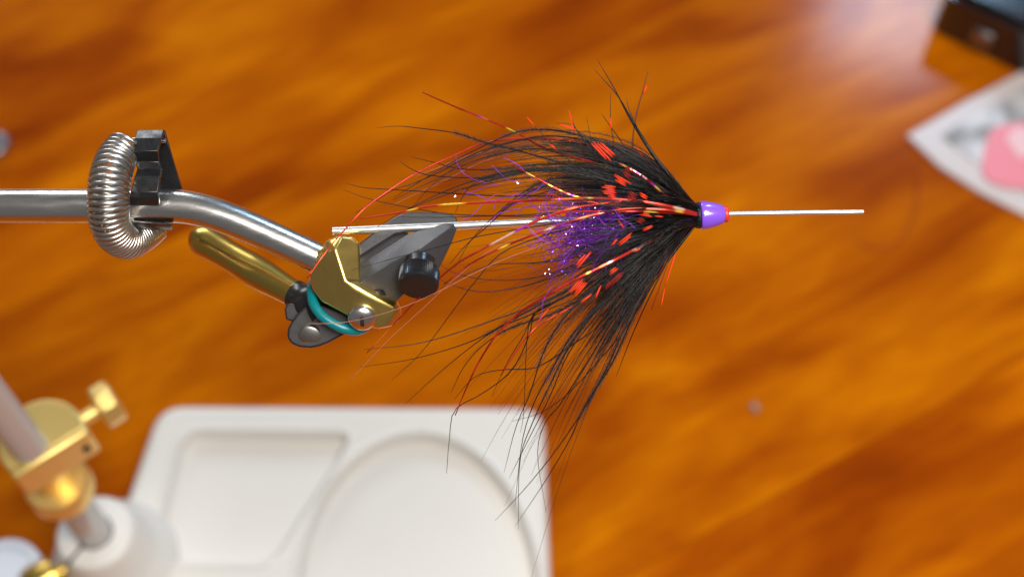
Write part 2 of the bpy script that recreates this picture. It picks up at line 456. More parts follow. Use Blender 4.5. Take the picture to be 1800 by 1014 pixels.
# --- jaws
mb = MB()
up_ = [(628, 431), (650, 414), (676, 394), (690, 384), (706, 376), (722, 373.5), (740, 373), (770, 374), (795, 377), (803, 383), (804, 394), (783, 400), (740, 402), (694, 412), (628, 454)]
hh = [1, .6, .2, -.2, -.8, -1.4, -1.6, -1.6, -1.4, -1.2, -.9, -.8, -.4, 1.2, 1.6]
prism(mb, [P(x, y, h) for (x, y), h in zip(up_, hh)], [P(x, y, -5.5) for x, y in up_])
mb.build('rear_jaw', 'jaw', vise, angle=25, bevel=.0004)
mb = MB()
vn = {'a': (628, 467, 1.8), 'b': (716, 412, 1.6), 'c': (713, 426, 3.4), 'd': (698, 456, 5.0), 'e': (630, 499, 5.0), 'b2': (750, 402, 1.5), 't1': (782, 393, 1.3),
      't2': (797, 393, 1.2), 't3': (803, 402, 1.2), 'n1': (794, 427, .8), 'n2': (773, 470, .6), 'f': (750, 466, 4.4), 'k': (708, 519, .6), 'l': (696, 530, .4),
      'm1': (738, 437, 6.2), 'm2': (789, 402, 3.0)}
ks = list(vn); ix = {k_: i for i, k_ in enumerate(ks)}
fcs = ['a b c d e', 'b b2 c', 'c b2 t1 m2 m1', 'c m1 d', 'd m1 f', 'm1 m2 n1', 'm1 n1 n2', 'm1 n2 f', 't1 t2 m2', 't2 t3 m2', 't3 n1 m2', 'e d f k l', 'f n2 k']
ol = 'a b b2 t1 t2 t3 n1 n2 k l e'.split()
V_ = [P(*vn[k_]) for k_ in ks] + [P(vn[k_][0], vn[k_][1], -1.2 if vn[k_][1] > 405 else 0.9) for k_ in ol]
F_ = [tuple(ix[q] for q in s.split()) for s in fcs]; o = len(ks); m_ = len(ol)
F_ += [(ix[ol[i]], ix[ol[(i + 1) % m_]], o + (i + 1) % m_, o + i) for i in range(m_)] + [tuple(o + i for i in range(m_))]
mb.add(V_, F_); jaw = mb.build('front_jaw', 'jaw', vise, angle=32, bevel=.0004, seg=2)
mb = MB()
flatpoly(mb, [(626, 440), (712, 392), (718, 413), (626, 474)], -5.0, -2.4)
mb.build('jaw_slot', 'thread', jaw, smooth=False)  # black inlay stands in for the shade inside the jaw gap
mb = MB()
lathe(mb, P(665, 512, 1.0), (NN * .75 - UP * .65), [(0, .0018), (.0020, .0018), (.0022, .0015)], 24)
mb.build('set_screw', 'knob', jaw, angle=40)  # raised black plug stands in for the dark of a small hole

# --- knurled knob
mb = MB()
ka = (NN * .66 - UP * .75 - UX * .03).normalized(); kb = P(735, 503, 8.5)
kr = 35.3 * K
lathe(mb, kb, ka, [(-.0072, kr * .80), (-.0050, kr * .80)], 40)
lathe(mb, kb, ka, [(-.0048, kr * .93), (-.0044, kr * 1.0), (-.0008, kr * 1.0), (-.0004, kr * .985)], 132, 66, kr * .05)
lathe(mb, kb, ka, [(-.0042, kr * .95), (-.0005, kr * .955), (0.0, kr * .93), (.0002, kr * .80), (.0001, kr * .4), (.0001, 0)], 64)
mb.build('knurled_knob', 'knob', vise, angle=40)

# --- lever, hub, link and rubber ring
mb = MB()
la = P(360, 424, -20); lb = P(525, 521, -9); lx = (lb - la).normalized(); ls = (lb - la).length / (191.4 * K)
lp = [(-27, 1), (-26, 7), (-23, 13.5), (-17, 20), (-9, 25), (0, 27), (9, 27.2), (22, 26), (45, 25), (70, 25.5), (95, 27), (110, 27.2), (130, 26), (150, 24), (170, 22.5), (186, 22)]
lathe(mb, la, lx, [(s * K * ls, r_ * K * 1.11) for s, r_ in lp], 48)
lever = mb.build('lever', 'polished_brass', vise, angle=60)
mb = MB()
lathe(mb, la, lx, [(180 * K * ls, 23 * K), (183 * K * ls, 27 * K), (196 * K * ls, 28 * K), (200 * K * ls, 32 * K), (212 * K * ls, 35 * K), (245 * K * ls, 36 * K)], 40)
mb.build('hub', 'knob', lever, angle=40)
mb = MB()
flatpoly(mb, [(512, 566), (522, 552), (548, 528), (600, 548), (645, 566), (628, 577), (604, 588), (578, 602), (560, 609), (546, 611.5), (526, 610), (511, 603), (505, 592), (506, 577)], -10, -2.6)
link = mb.build('lever_link', 'link', vise, angle=30, bevel=.0005)
mb = MB()
flatpoly(mb, [(500, 542), (506, 534), (536, 530), (545, 560), (518, 566), (503, 562)], -9, -4.5)
mb.build('link_arm', 'link', link, angle=30, bevel=.0004)
mb = MB()
lathe(mb, P(545, 590, -2.6), (NN * .86 - UP * .45), [(-.001, .0026), (.0004, .0026), (.0007, .0022)], 36)
mb.build('pivot_pin', 'pin', link, angle=40)
mb = MB()
rp = spline([(547, 512, -1.5), (551, 533, 1.0), (564, 553, 2.0), (586, 569, 2.2), (612, 579, 1.6), (634, 579, -1.0), (646, 568, -6), (636, 552, -10), (600, 532, -11.5), (566, 508, -10), (550, 500, -6), (547, 512, -1.5)], 90)
tube(mb, [P(*q) for q in rp[:-1]], 9.2 * K, 14, closed=True)
mb.build('rubber_ring', 'teal', vise)

# ------------------------------------------------------------------ needle
needle = MB()
ns = spline([(585, 406.5, 0, 7.2), (700, 401.5, 0, 7.4), (800, 397, 0, 7.3), (900, 392, 0, 6.3), (1000, 387.5, 0, 5.6), (1150, 381, 0, 4.8), (1280, 376.2, 0, 4.5), (1400, 374.2, 0, 4.4), (1508, 372.8, 0, 4.3), (1512, 372.7, 0, 3.6), (1514, 372.7, 0, 1.5)], 100)
tube(needle, [P(a, b_, c) for a, b_, c, d in ns], [d * K for *_, d in ns], 24)
nd = needle.build('tube_needle', 'needle', angle=40)
tag(nd, 'slim bright steel needle clamped in the jaws and carrying the fly', 'needle')

# ------------------------------------------------------------------ tube fly
fly = thing('tube_fly', P(1231, 378.5), 'black hackled tube fly with purple cone head, red flash and purple dubbing', 'fishing fly')
ax = (P(1280, 376.2) - P(1231, 378.6)).normalized(); hc = P(1231, 378.6)
mb = MB()
lathe(mb, hc, ax, [(0, 8 * K), (-.5 * K, 22 * K), (0, 24.3 * K), (2 * K, 25.2 * K), (6 * K, 25.2 * K), (14 * K, 24 * K), (24 * K, 21.6 * K), (33 * K, 18.8 * K), (39 * K, 16.2 * K), (41.5 * K, 14.8 * K), (42 * K, 12 * K)], 64)
cone = mb.build('cone_head', 'purple', fly, angle=60)
mb = MB()
lathe(mb, hc, ax, [(38 * K, 12 * K), (42.3 * K, 14 * K), (45 * K, 14.6 * K), (47.5 * K, 14 * K), (49.3 * K, 12 * K), (49.6 * K, 9 * K), (48.5 * K, 6 * K), (44 * K, 5 * K)], 48)
mb.build('tube_liner', 'liner', fly)
mb = MB()
hx = []
for i in range(300):
    u = i / 299; a = u * 2 * math.pi * 9
    q = ax.orthogonal().normalized(); q2 = ax.cross(q)
    hx.append(hc - ax * ((2 + u * 13) * K) + (q * math.cos(a) + q2 * math.sin(a)) * ((22.5 - 3 * u) * K))
tube(mb, hx, 1.4 * K, 6)
lathe(mb, hc, ax, [(-30 * K, 12 * K), (-15 * K, 19 * K), (-1 * K, 22.3 * K)], 32)
mb.build('thread_wrap', 'thread', fly)
mb = MB()
lathe(mb, P(1000, 387.5), (P(1231, 378.6) - P(1000, 387.5)), [(40 * K, 8 * K), (225 * K, 9 * K)], 24)
mb.build('tube', 'dubdark', fly)

def fibre(mb, ctrl, w0, w1, n=14, sides=4, flat=.7, wob=0.0, cols=None):
    s = spline(ctrl, n); pts = []
    a1, a2 = random.uniform(0, 6.3), random.uniform(2, 5)
    for i, q in enumerate(s):
        t = i / n
        pts.append(P(q[0] + wob * math.sin(a1 + a2 * t * 3) * t, q[1] + wob * math.cos(a1 * 2 + a2 * t * 2.3) * t, q[2]))
    rad = [K * (w0 * (1 - (i / n)) ** 0.7 + w1 * (i / n)) for i in range(n + 1)]
    tube(mb, pts, rad, sides, True, flat, cols=cols); return pts
def single(ctrl, w0, w1, name='hackle_fibre', m='hackle', n=18, **kw):
    mb = MB(); pts = fibre(mb, ctrl, w0, w1, n, **kw); mb.build(name, m, fly); return pts
ROOTP = (1229, 378, 0)
down = MB()
def barbs(pts, f0, f1, dens, ln):
    """fine down along both sides of a quill"""
    fr = frames(pts); m = len(pts)
    for i in range(m - 1):
        for _ in range(dens):
            u = random.random(); t = (i + u) / (m - 1)
            if not f0 < t < f1: continue
            p = pts[i].lerp(pts[i + 1], u); tt, n1, b1 = fr[i]
            a = random.choice((0, math.pi)) + random.gauss(0, .7)
            side = n1 * math.cos(a) + b1 * math.sin(a)
            L = ln * K * random.uniform(.5, 1.2) * (1 - .5 * t)
            e1 = p + (tt * .75 + side * .55) * (L * .5); e2 = p + (tt * 1.5 + side * .85) * (L * .62)
            wv = NN.cross(tt).normalized() * (K * .20)
            down.add([p - wv, p + wv, e1 + wv * .7, e1 - wv * .7, e2], [(0, 1, 2, 3), (3, 2, 4)])

# traced long fibres: control points root -> tip (photo px), h in mm
UPR = [(1226, 370), (1170, 330)]
traced = [
 # upper fan
 ([(1228, 372, 1), (1150, 330, 3), (1000, 290, 4), (900, 262, 3), (850, 250, 2), (800, 234, 1), (740, 226, 0), (700, 222, -1), (662, 225, -3)], 1.7, .3, 1),
 ([(1228, 370, 1), (1150, 302, 4), (1075, 256, 5), (1010, 236, 5), (960, 228, 4), (910, 232, 3), (860, 252, 2), (800, 282, 1), (740, 318, 1), (693, 347, 0)], 1.9, .4, 1),
 ([(1228, 371, 1), (1150, 306, 3), (1075, 262, 4), (1010, 243, 4), (950, 240, 3), (890, 252, 2), (830, 272, 1), (770, 304, 0), (720, 325, 0), (690, 335, 0), (625, 375, -2)], 1.7, .4, 0),
 ([(1228, 374, 2), (1120, 332, 6), (1020, 302, 7), (950, 296, 6), (890, 310, 5), (830, 313, 4), (760, 309, 3), (728, 300, 2), (703, 284, 1)], 1.7, .4, 1),
 ([(1228, 374, 0), (1120, 325, -4), (1020, 292, -6), (940, 290, -6), (870, 298, -5), (810, 297, -6), (760, 285, -8), (722, 276, -10)], 1.6, .4, 1),
 ([(1228, 376, 2), (1120, 352, 5), (1030, 345, 5), (950, 345, 4), (860, 344, 3), (780, 339, 2), (700, 334, 0), (640, 330, -1), (608, 322, -2)], 1.7, .3, 0),
 ([(1228, 377, 0), (1120, 366, 0), (1000, 372, -3), (900, 379, -3), (800, 377, -3), (730, 367, -3), (650, 350, -3), (602, 333, -3)], 1.5, .3, 0),
 ([(1228, 375, 3), (1120, 335, 8), (1030, 306, 9), (960, 297, 8), (900, 301, 7), (850, 313, 5), (790, 333, 3), (720, 366, 2), (664, 398, 1)], 1.8, .4, 1),
 ([(1228, 375, 3), (1110, 330, 9), (1010, 305, 10), (930, 300, 9), (870, 315, 8), (820, 330, 7), (760, 351, 6), (700, 375, 4)], 1.6, .4, 1),
 ([(1228, 374, -1), (1100, 320, -8), (1000, 300, -10), (930, 298, -10), (870, 308, -10), (830, 325, -10), (812, 348, -10), (800, 375, -10)], 1.6, .5, 1),
 ([(1228, 375, 2), (1100, 325, 6), (1010, 312, 7), (960, 318, 6), (920, 338, 5), (880, 370, 5), (845, 402, 4)], 1.7, .4, 1),
 ([(1228, 375, 2), (1100, 330, 5), (1010, 320, 6), (950, 330, 6), (900, 358, 5), (860, 395, 4), (820, 430, 3), (790, 465, 2)], 1.7, .4, 1),
 ([(1228, 373, 1), (1130, 315, -3), (1040, 275, -5), (950, 262, -6), (880, 270, -6), (820, 288, -6), (760, 318, -6), (690, 352, -6)], 1.6, .4, 1),
 ([(1228, 372, 0), (1140, 305, -8), (1060, 262, -12), (980, 246, -13), (900, 250, -13), (820, 282, -13), (760, 325, -12), (720, 370, -12)], 1.6, .4, 1),
 ([(1228, 376, -1), (1130, 345, -6), (1030, 330, -8), (950, 340, -8), (880, 372, -8), (830, 420, -8), (800, 470, -8)], 1.5, .4, 0),
 ([(1228, 377, 3), (1120, 360, 6), (1020, 368, 8), (940, 380, 8), (860, 380, 7), (780, 382, 5), (700, 382, 4)], 1.4, .3, 0),
 # crossing the jaws and running down left
 ([(1228, 379, 3), (1100, 384, 8), (1000, 390, 9), (900, 405, 9), (830, 418, 8), (760, 437, 7), (700, 452, 7), (620, 474, 6)], 1.3, .3, 0),
 ([(1228, 380, 3), (1120, 386, 6), (1000, 402, 8), (940, 420, 8), (880, 446, 8), (835, 495, 8), (795, 548, 7), (740, 620, 6), (688, 668, 5)], 1.4, .3, 0),
 ([(1228, 382, 2), (1100, 440, 6), (1020, 495, 7), (950, 535, 7), (900, 562, 6), (850, 590, 5), (800, 610, 4), (720, 632, 3), (632, 645, 2)], 1.7, .3, 1),
 ([(1228, 382, 0), (1100, 445, -8), (1020, 500, -11), (930, 540, -12), (860, 565, -12), (780, 592, -12), (720, 606, -12), (640, 614, -12)], 1.8, .4, 0),
 ([(1228, 383, 1), (1100, 455, 4), (1030, 498, 5), (950, 545, 5), (880, 575, 4), (830, 608, 3), (770, 657, 2), (712, 710, 1)], 1.6, .3, 0),
 ([(1228, 383, 1), (1100, 465, 2), (1020, 525, 2), (960, 556, 2), (900, 575, 1), (850, 606, 0), (815, 645, -1), (793, 690, -2)], 1.7, .4, 1),
 ([(1228, 384, 2), (1110, 450, 6), (1030, 500, 8), (975, 530, 8), (940, 550, 7), (920, 590, 7), (890, 640, 6), (864, 697, 5)], 1.6, .3, 0),
 ([(1228, 384, 1), (1120, 480, 4), (1060, 565, 5), (1010, 603, 5), (960, 637, 4), (930, 648, 4), (880, 650, 3), (835, 662, 2), (798, 702, 1)], 1.6, .4, 0),
 ([(1228, 384, 1), (1100, 455, 4), (1020, 510, 5), (945, 545, 5), (930, 590, 5), (900, 650, 4), (850, 690, 3), (800, 720, 2), (790, 770, 1), (785, 832, 0)], 1.3, .5, 0),
 ([(1228, 381, 1), (1100, 420, 0), (1020, 450, -4), (940, 462, -6), (870, 465, -6), (820, 482, -6), (775, 507, -6)], 1.4, .4, 0),
 ([(1228, 381, 1), (1100, 430, 0), (1020, 462, -5), (940, 488, -8), (860, 492, -8), (800, 480, -8), (775, 465, -8)], 1.4, .4, 0),
 ([(1228, 381, 1), (1100, 440, 0), (1000, 478, -5), (920, 503, -8), (850, 513, -8), (800, 503, -8), (770, 490, -8)], 1.4, .4, 0),
 # lower fan
 ([(1228, 386, 2), (1120, 460, 6), (1040, 515, 7), (990, 560, 7), (955, 620, 6), (932, 690, 5), (907, 750, 4), (886, 830, 2)], 1.9, .3, 1),
 ([(1228, 386, 2), (1130, 465, 8), (1060, 530, 9), (1005, 590, 9), (970, 650, 8), (940, 705, 7), (918, 775, 5), (905, 890, 3)], 1.9, .3, 1),
 ([(1228, 386, 1), (1130, 470, 4), (1050, 540, 5), (1000, 610, 5), (965, 680, 4), (935, 745, 3), (914, 810, 2), (911, 930, 0)], 1.8, .3, 1),
 ([(1228, 388, 0), (1150, 480, -4), (1105, 560, -6), (1070, 640, -7), (1035, 705, -8), (985, 780, -9), (930, 850, -10), (870, 915, -12)], 2.0, .3, 1),
 ([(1228, 388, 0), (1155, 480, -2), (1112, 560, -3), (1075, 640, -4), (1030, 710, -6), (1000, 775, -7), (955, 850, -9), (905, 925, -11)], 2.0, .3, 1),
 ([(1228, 389, 0), (1160, 480, -6), (1105, 570, -9), (1060, 625, -10), (1000, 690, -12), (950, 725, -14), (900, 740, -15)], 1.5, .3, 0),
 ([(1228, 390, 2), (1180, 450, 4), (1145, 515, 4), (1115, 580, 3), (1097, 625, 2), (1083, 662, 1)], 1.6, .3, 0),
 ([(1228, 385, 2), (1110, 460, 8), (1020, 520, 9), (960, 545, 9), (935, 560, 8), (926, 600, 7), (921, 720, 5), (915, 760, 4)], 1.3, .3, 0),
 ([(1228, 387, 1), (1140, 475, 3), (1080, 560, 3), (1030, 640, 2), (985, 710, 0), (957, 745, -2), (945, 800, -4), (960, 900, -8)], 1.5, .3, 0),
 ([(1228, 386, 2), (1130, 470, 6), (1050, 555, 7), (1000, 620, 7), (965, 700, 6), (925, 780, 4), (895, 840, 3)], 1.6, .3, 0),
 # upright fibres above the head
 ([(1229, 368, 1), (1190, 328, 2), (1145, 270, 3), (1108, 210, 3), (1082, 160, 2), (1050, 105, 1)], 2.6, .3, 0),
 ([(1229, 367, 1), (1195, 330, 3), (1150, 272, 4), (1112, 212, 4), (1085, 168, 3), (1044, 122, 2)], 2.3, .3, 0),
 ([(1229, 367, 1), (1198, 334, 4), (1155, 282, 6), (1122, 228, 6), (1105, 190, 6), (1101, 172, 6)], 1.8, .3, 0),
 ([(1227, 369, 1), (1170, 325, 5), (1120, 300, 7), (1088, 280, 8), (1077, 240, 8), (1073, 205, 8), (1073, 165, 7)], 1.6, .4, 0),
 ([(1227, 369, -1), (1170, 320, -8), (1120, 285, -11), (1112, 255, -12), (1118, 205, -12), (1130, 160, -12), (1139, 125, -12)], 1.9, .4, 0),
 ([(1227, 370, 1), (1160, 318, 2), (1110, 272, 2), (1080, 232, 1), (1057, 200, 0)], 1.6, .4, 0),
 ([(1227, 371, 2), (1150, 315, 5), (1090, 285, 6), (1050, 262, 6), (1038, 240, 6), (1031, 205, 6)], 1.4, .3, 0),
 ([(1227, 371, 3), (1130, 320, 7), (1060, 285, 8), (1025, 245, 8), (1010, 222, 8), (1000, 196, 8)], 1.6, .5, 0),
 ([(1227, 372, 3), (1110, 325, 7), (1020, 295, 8), (985, 265, 8), (955, 238, 8), (925, 205, 8)], 1.4, .4, 0),
 ([(1227, 371, 3), (1120, 310, 8), (1050, 260, 9), (1015, 230, 9), (1000, 218, 9), (976, 217, 9)], 1.4, .4, 0),
]
for ctrl, w0, w1, fz in traced:
    pts = single(ctrl, w0 * .95, w1 * .75, n=26, flat=.65)
    if fz: barbs(pts, .15, .62, 44, 17)

# fan fibres that fill the hackle
def upper(Lx, A, hmax, sg=150):
    c = []
    for t in (0, .1, .22, .38, .56, .78, 1):
        s = Lx * t; rho = A * (1 - math.exp(-s / sg)) * max(0, 1 - (s / 640) ** 2.2)
        c.append((1229 - s, 378 - 3 - rho + s * .035, hmax * min(1, t * 1.8) ** .8))
    return c
def lower(Ln, m_, q_, hmax):
    c = []
    for t in (0, .1, .22, .38, .56, .78, 1):
        s = Ln * t; c.append((1229 - s, 380 + m_ * s + q_ * s * s * 1.0, hmax * min(1, t * 1.8) ** .8))
    return c
for i in range(80):
    A = random.uniform(60, 200) ; Lx = random.uniform(260, 520) * (0.75 + .25 * A / 200)
    pts = single(upper(Lx, A, random.uniform(-16, 10), random.uniform(110, 165)), random.uniform(.5, .95), .15, n=16, wob=3)
    if i % 2 == 0: barbs(pts, .15, .8, 24, 14)
for i in range(92):
    m_ = random.uniform(.35, 1.15); q_ = max(0, random.gauss(.0009, .0009)) + .0012 * (m_ > .8)
    Ln = random.uniform(190, 330) * (1.35 - .45 * m_)
    pts = single(lower(Ln, m_, q_, random.uniform(-16, 12)), random.uniform(.5, 1.0), .15, n=16, wob=3)
    if i % 2 == 0: barbs(pts, .2, .8, 22, 13)
for i in range(40):
    pts = single(lower(random.uniform(230, 430), random.uniform(.06, .48), random.gauss(.0002, .0004), random.uniform(-16, 10)), random.uniform(.5, .85), .15, n=16, wob=5)
    if i % 3 == 0: barbs(pts, .3, .7, 24, 14)
for i in range(26):
    y = random.uniform(-34, 46)
    single([(1228, 378 + y * .25, 2), (1150, 378 + y * .8, 12), (1060, 384 + y * 1.2, 15), (970 + random.uniform(-40, 50), 392 + y * 1.5 + random.uniform(-10, 14), 14)], random.uniform(.7, 1.2), .15, n=14, wob=5)
mass = MB()
for i in range(480):
    A = random.uniform(20, 195); pts = fibre(mass, upper(random.uniform(80, 280), A, random.uniform(-18, 11), random.uniform(110, 175)), random.uniform(.6, 1.35), .2, 9, 4, .7, 3)
    if i % 3 == 0: barbs(pts, .3, 1, 22, 14)
for i in range(640):
    m_ = random.uniform(.12, 1.2); q_ = max(0, random.gauss(.0010, .001))
    pts = fibre(mass, lower(random.uniform(65, 205) * (1.2 - .25 * m_), m_, q_, random.uniform(-18, 12)), random.uniform(.6, 1.35), .2, 9, 4, .7, 3)
    if i % 3 == 0: barbs(pts, .35, 1, 22, 14)
for i in range(380):
    s = random.uniform(70, 150); y = random.uniform(-32, 30)
    fibre(mass, [(1229, 378 + y * .5, random.uniform(-2, 3)), (1229 - s * .5, 378 + y, random.uniform(-4, 9)), (1229 - s, 378 + y * 1.3 + random.uniform(-8, 12), random.uniform(-8, 12))], random.uniform(1.3, 2.2), .3, 8, 4, .7, 2)
o = mass.build('hackle_mass', 'hackle', fly); o['kind'] = 'stuff'
o = down.build('feather_down', 'down', fly, smooth=False); o['kind'] = 'stuff'

# red holographic flash
def foil_cols(n, bright, fade):
    out = []; cur = (0.62, .03, .015); left = 0
    for i in range(n + 1):
        if left <= 0:
            r_ = random.random(); left = random.randint(1, 3)
            f = bright * (1 if i / n < fade else .35)
            if r_ < .16 * f: cur = (1.0, .62, .05)
            elif r_ < .27 * f: cur = (.55, .03, .60)
            elif r_ < .40 * f: cur = (1.0, .62, .50)
            elif r_ < .55 * f: cur = (1.0, .16, .05)
            else: cur = (.62, .035, .02) if random.random() < .6 else (.36, .012, .010); left += 2
        out.append(cur); left -= 1
    return out
flash = [
 ([(1226, 376, 6), (1190, 366, 11), (1140, 356, 13), (1080, 350, 13), (1020, 349, 12), (950, 352, 11), (850, 356, 9), (760, 362, 7), (700, 374, 5), (630, 385, 3)], 3.6, 1.0, 1.0, .75),
 ([(1226, 377, 6), (1160, 361, 12), (1110, 353, 13), (1050, 359, 13), (1000, 368, 13), (945, 388, 12), (900, 410, 11), (850, 437, 9), (800, 466, 8), (740, 520, 6), (645, 620, 3)], 3.4, 0.8, 1.0, .38),
 ([(1226, 378, 6), (1180, 370, 12), (1110, 367, 13), (1060, 374, 13), (1010, 387, 13), (950, 408, 12), (890, 432, 11), (830, 462, 9), (780, 500, 8)], 3.4, 1.0, .9, .5),
 ([(1180, 405, 6), (1090, 452, 13), (1050, 472, 14), (1010, 492, 14), (965, 517, 13), (920, 545, 12), (880, 580, 10), (850, 622, 8), (825, 670, 6), (800, 730, 3)], 3.4, .8, .9, .6),
 ([(1228, 370, 2), (1130, 315, 3), (1040, 285, 2), (960, 262, 0), (905, 232, -4), (850, 208, -7), (800, 188, -9), (743, 163, -12)], 2.6, 1.4, .5, .9),
 ([(1228, 371, 2), (1140, 300, 3), (1060, 262, 3), (960, 243, 2), (860, 250, 0), (790, 277, -1), (730, 305, -1), (680, 337, 0), (640, 367, 2), (613, 396, 4), (575, 440, 9), (540, 489, 10)], 2.0, 1.6, .12, 1),
 ([(1200, 370, 2), (1140, 318, 15), (1125, 307, 16), (1108, 297, 16), (1088, 287, 15)], 2.6, 2.2, 1.6, 1),
 ([(1200, 374, 2), (1080, 365, 6), (1040, 350, 9), (1010, 345, 10), (975, 330, 11), (945, 314, 11), (900, 290, 10)], 2.6, 1.0, .6, 1),
 ([(1226, 377, 4), (1120, 362, 9), (1060, 358, 11), (1000, 350, 11), (960, 340, 10)], 2.4, 1.0, .6, 1),
 ([(1226, 378, 4), (1130, 372, 14), (1070, 372, 14), (1010, 372, 13), (960, 380, 12), (930, 392, 11)], 2.0, .8, .5, 1),
 ([(1215, 395, 3), (1100, 470, 4), (1020, 530, 5), (950, 570, 5), (920, 600, 5), (880, 660, 4)], 1.8, .8, .4, 1),
]
for ctrl, w0, w1, br, fade in flash:
    n = 60; mb = MB()
    fibre(mb, ctrl, w0 * .80, min(w1, .9), n, 6, .22, cols=[c for c in foil_cols(n, br, fade)])
    mb.build('flash_strand', 'flash', fly)
for ctrl in ([(1000, 415, 10), (900, 450, 11), (830, 482, 12), (780, 508, 12), (720, 535, 12), (660, 555, 12), (600, 567, 12), (538, 569, 12)],
             [(1000, 400, 8), (880, 430, 8), (800, 490, 7), (740, 545, 6), (680, 600, 4), (613, 671, 2)],
             [(1100, 310, -2), (1000, 270, -10), (900, 262, -13), (830, 272, -14), (770, 295, -14), (730, 310, -14)],
             [(1100, 320, -2), (1000, 290, -12), (920, 268, -16), (850, 284, -17), (780, 318, -17), (680, 365, -18)]):
    single(ctrl, .45, .4, 'pink_filament', 'pink', 24)

# red barred spots on the feathers
def spot(x0, y0, x1, y1, width, cnt, h, m='redspot'):
    mb = MB(); dx, dy = x1 - x0, y1 - y0; L = math.hypot(dx, dy); nx, ny = -dy / L, dx / L
    for i in range(cnt):
        o = (i - (cnt - 1) / 2) / max(1, cnt) * width
        a, b_ = random.uniform(-.2, .22), random.uniform(-.22, .2)
        c = [(x0 + dx * (s + (a if s < .5 else b_)) + nx * o, y0 + dy * (s + (a if s < .5 else b_)) + ny * o, h + .5 * math.sin(s * 3.1)) for s in (0, .5, 1)]
        s_ = spline(c, 6); w_ = width / cnt * .38
        tube(mb, [P(*q) for q in s_], [K * w_ * f for f in (.4, .85, 1, 1, 1, .85, .35)], 5, True, .4)
    mb.build('feather_spot', m, fly)
for s in [(1045, 255, 1071, 283, 8, 2, 13), (1053, 252, 1076, 272, 9, 2, 13), (1082, 312, 1104, 325, 11, 4, 15), (1060, 333, 1085, 336, 17, 5, 15), (1070, 343, 1083, 346, 7, 2, 15.5),
          (1125, 341, 1140, 350, 7, 2, 15), (1126, 376, 1144, 379, 6, 2, 15), (1150, 380, 1164, 381, 3, 1, 15), (1132, 404, 1150, 396, 5, 2, 15),
          (1089, 429, 1109, 413, 7, 2, 15), (1074, 433, 1085, 420, 4, 1, 15), (1014, 468, 1034, 445, 9, 2, 16), (1072, 480, 1086, 470, 7, 2, 15),
          (1006, 516, 1026, 494, 16, 5, 15), (1045, 527, 1058, 498, 4, 1, 15), (1023, 530, 1043, 515, 4, 1, 15), (1085, 385, 1096, 400, 3, 1, 14), (1112, 444, 1126, 437, 3, 1, 14),
          (1180, 367, 1194, 368, 3, 1, 10), (1160, 548, 1170, 500, 3, 1, 3), (1170, 500, 1186, 450, 4, 1, 4), (1000, 195, 1006, 216, 3, 1, 8), (976, 217, 1012, 228, 4, 1, 9.4), (925, 205, 940, 222, 3, 1, 8.4),
          (1073, 206, 1074, 229, 4, 1, 8.4), (1137, 151, 1130, 167, 4, 1, -11.6), (1118, 256, 1133, 284, 5, 1, -6), (966, 253, 979, 263, 4, 2, 10), (946, 565, 962, 545, 3, 1, 9), (1000, 212, 1012, 233, 3, 1, 9)]:
    spot(*s)
for s in [(1096, 298, 1112, 312, 15, 4, 14), (1103, 340, 1122, 352, 14, 4, 14), (1120, 385, 1134, 392, 10, 3, 14), (1072, 500, 1092, 482, 9, 3, 14), (1065, 510, 1072, 495, 6, 2, 14), (1150, 500, 1180, 440, 3, 1, 6), (1145, 545, 1172, 470, 3, 1, 4)]:
    spot(*s, m='darkred')

# purple dubbing and its glints
dub = MB(); dubd = MB(); gl = {'glint': MB(), 'glintblue': MB(), 'glintwarm': MB()}
def curl(mb, x, y, h, L, w_, a):
    c = []
    for k in range(5):
        c.append((x, y, h)); a += random.gauss(0, .34)
        x += math.cos(a) * L / 4; y += math.sin(a) * L / 4; h += random.gauss(0, 1.2)
    fibre(mb, c, w_, w_ * .6, 8, 3, .5)
for i in range(620):
    r_ = random.betavariate(1.25, 2.0); x = 1128 - 170 * r_; sp_ = 16 + 42 * r_ ** .8
    y = 394 + 22 * r_ + random.gauss(0, sp_ * .62)
    curl(dub if random.random() < .6 else dubd, x, y, random.gauss(1, 5.5), random.uniform(30, 80), random.uniform(.4, .8), math.pi - .25 + random.gauss(0, .62))
for i in range(14):
    curl(dub, random.uniform(850, 980), random.gauss(330, 18), random.uniform(4, 12), random.uniform(50, 90), .55, math.pi + random.gauss(0, .4))
o = dub.build('purple_dubbing', 'dub', fly); o['kind'] = 'stuff'
o = dubd.build('dark_purple_dubbing', 'dubdark', fly); o['kind'] = 'stuff'
def flake(key, x, y, h, L=None):
    a = random.uniform(0, 6.3); L = L or random.uniform(.5, 1.25); p = P(x, y, h)
    d = (UX * math.cos(a) + UP * math.sin(a) + NN * random.uniform(-.4, .4)).normalized()
    e = d.cross(NN + Vector((random.gauss(0, .45), random.gauss(0, .45), random.gauss(0, .45)))).normalized()
    up = d.cross(e) * (.25 * K)
    q = [(-1, -.35), (1, -.35), (1, .35), (-1, .35)]
    prism(gl[key], [p + d * (u * L * K) + e * (v * L * K) + up for u, v in q], [p + d * (u * L * K) + e * (v * L * K) - up for u, v in q])
for i in range(360):
    r_ = random.betavariate(1.6, 1.5); x = 1085 - 145 * r_; y = 398 + 26 * r_ + random.gauss(0, 10 + 30 * r_ ** .8)
    flake(random.choice(['glint', 'glintblue', 'glintblue', 'glintwarm']), x, y, random.uniform(4, 15))
for x, y in ((866, 318), (842, 318), (809, 334), (910, 322), (985, 320), (800, 345), (925, 309), (1118, 397)):
    flake('glint', x, y, 14, 1.5)
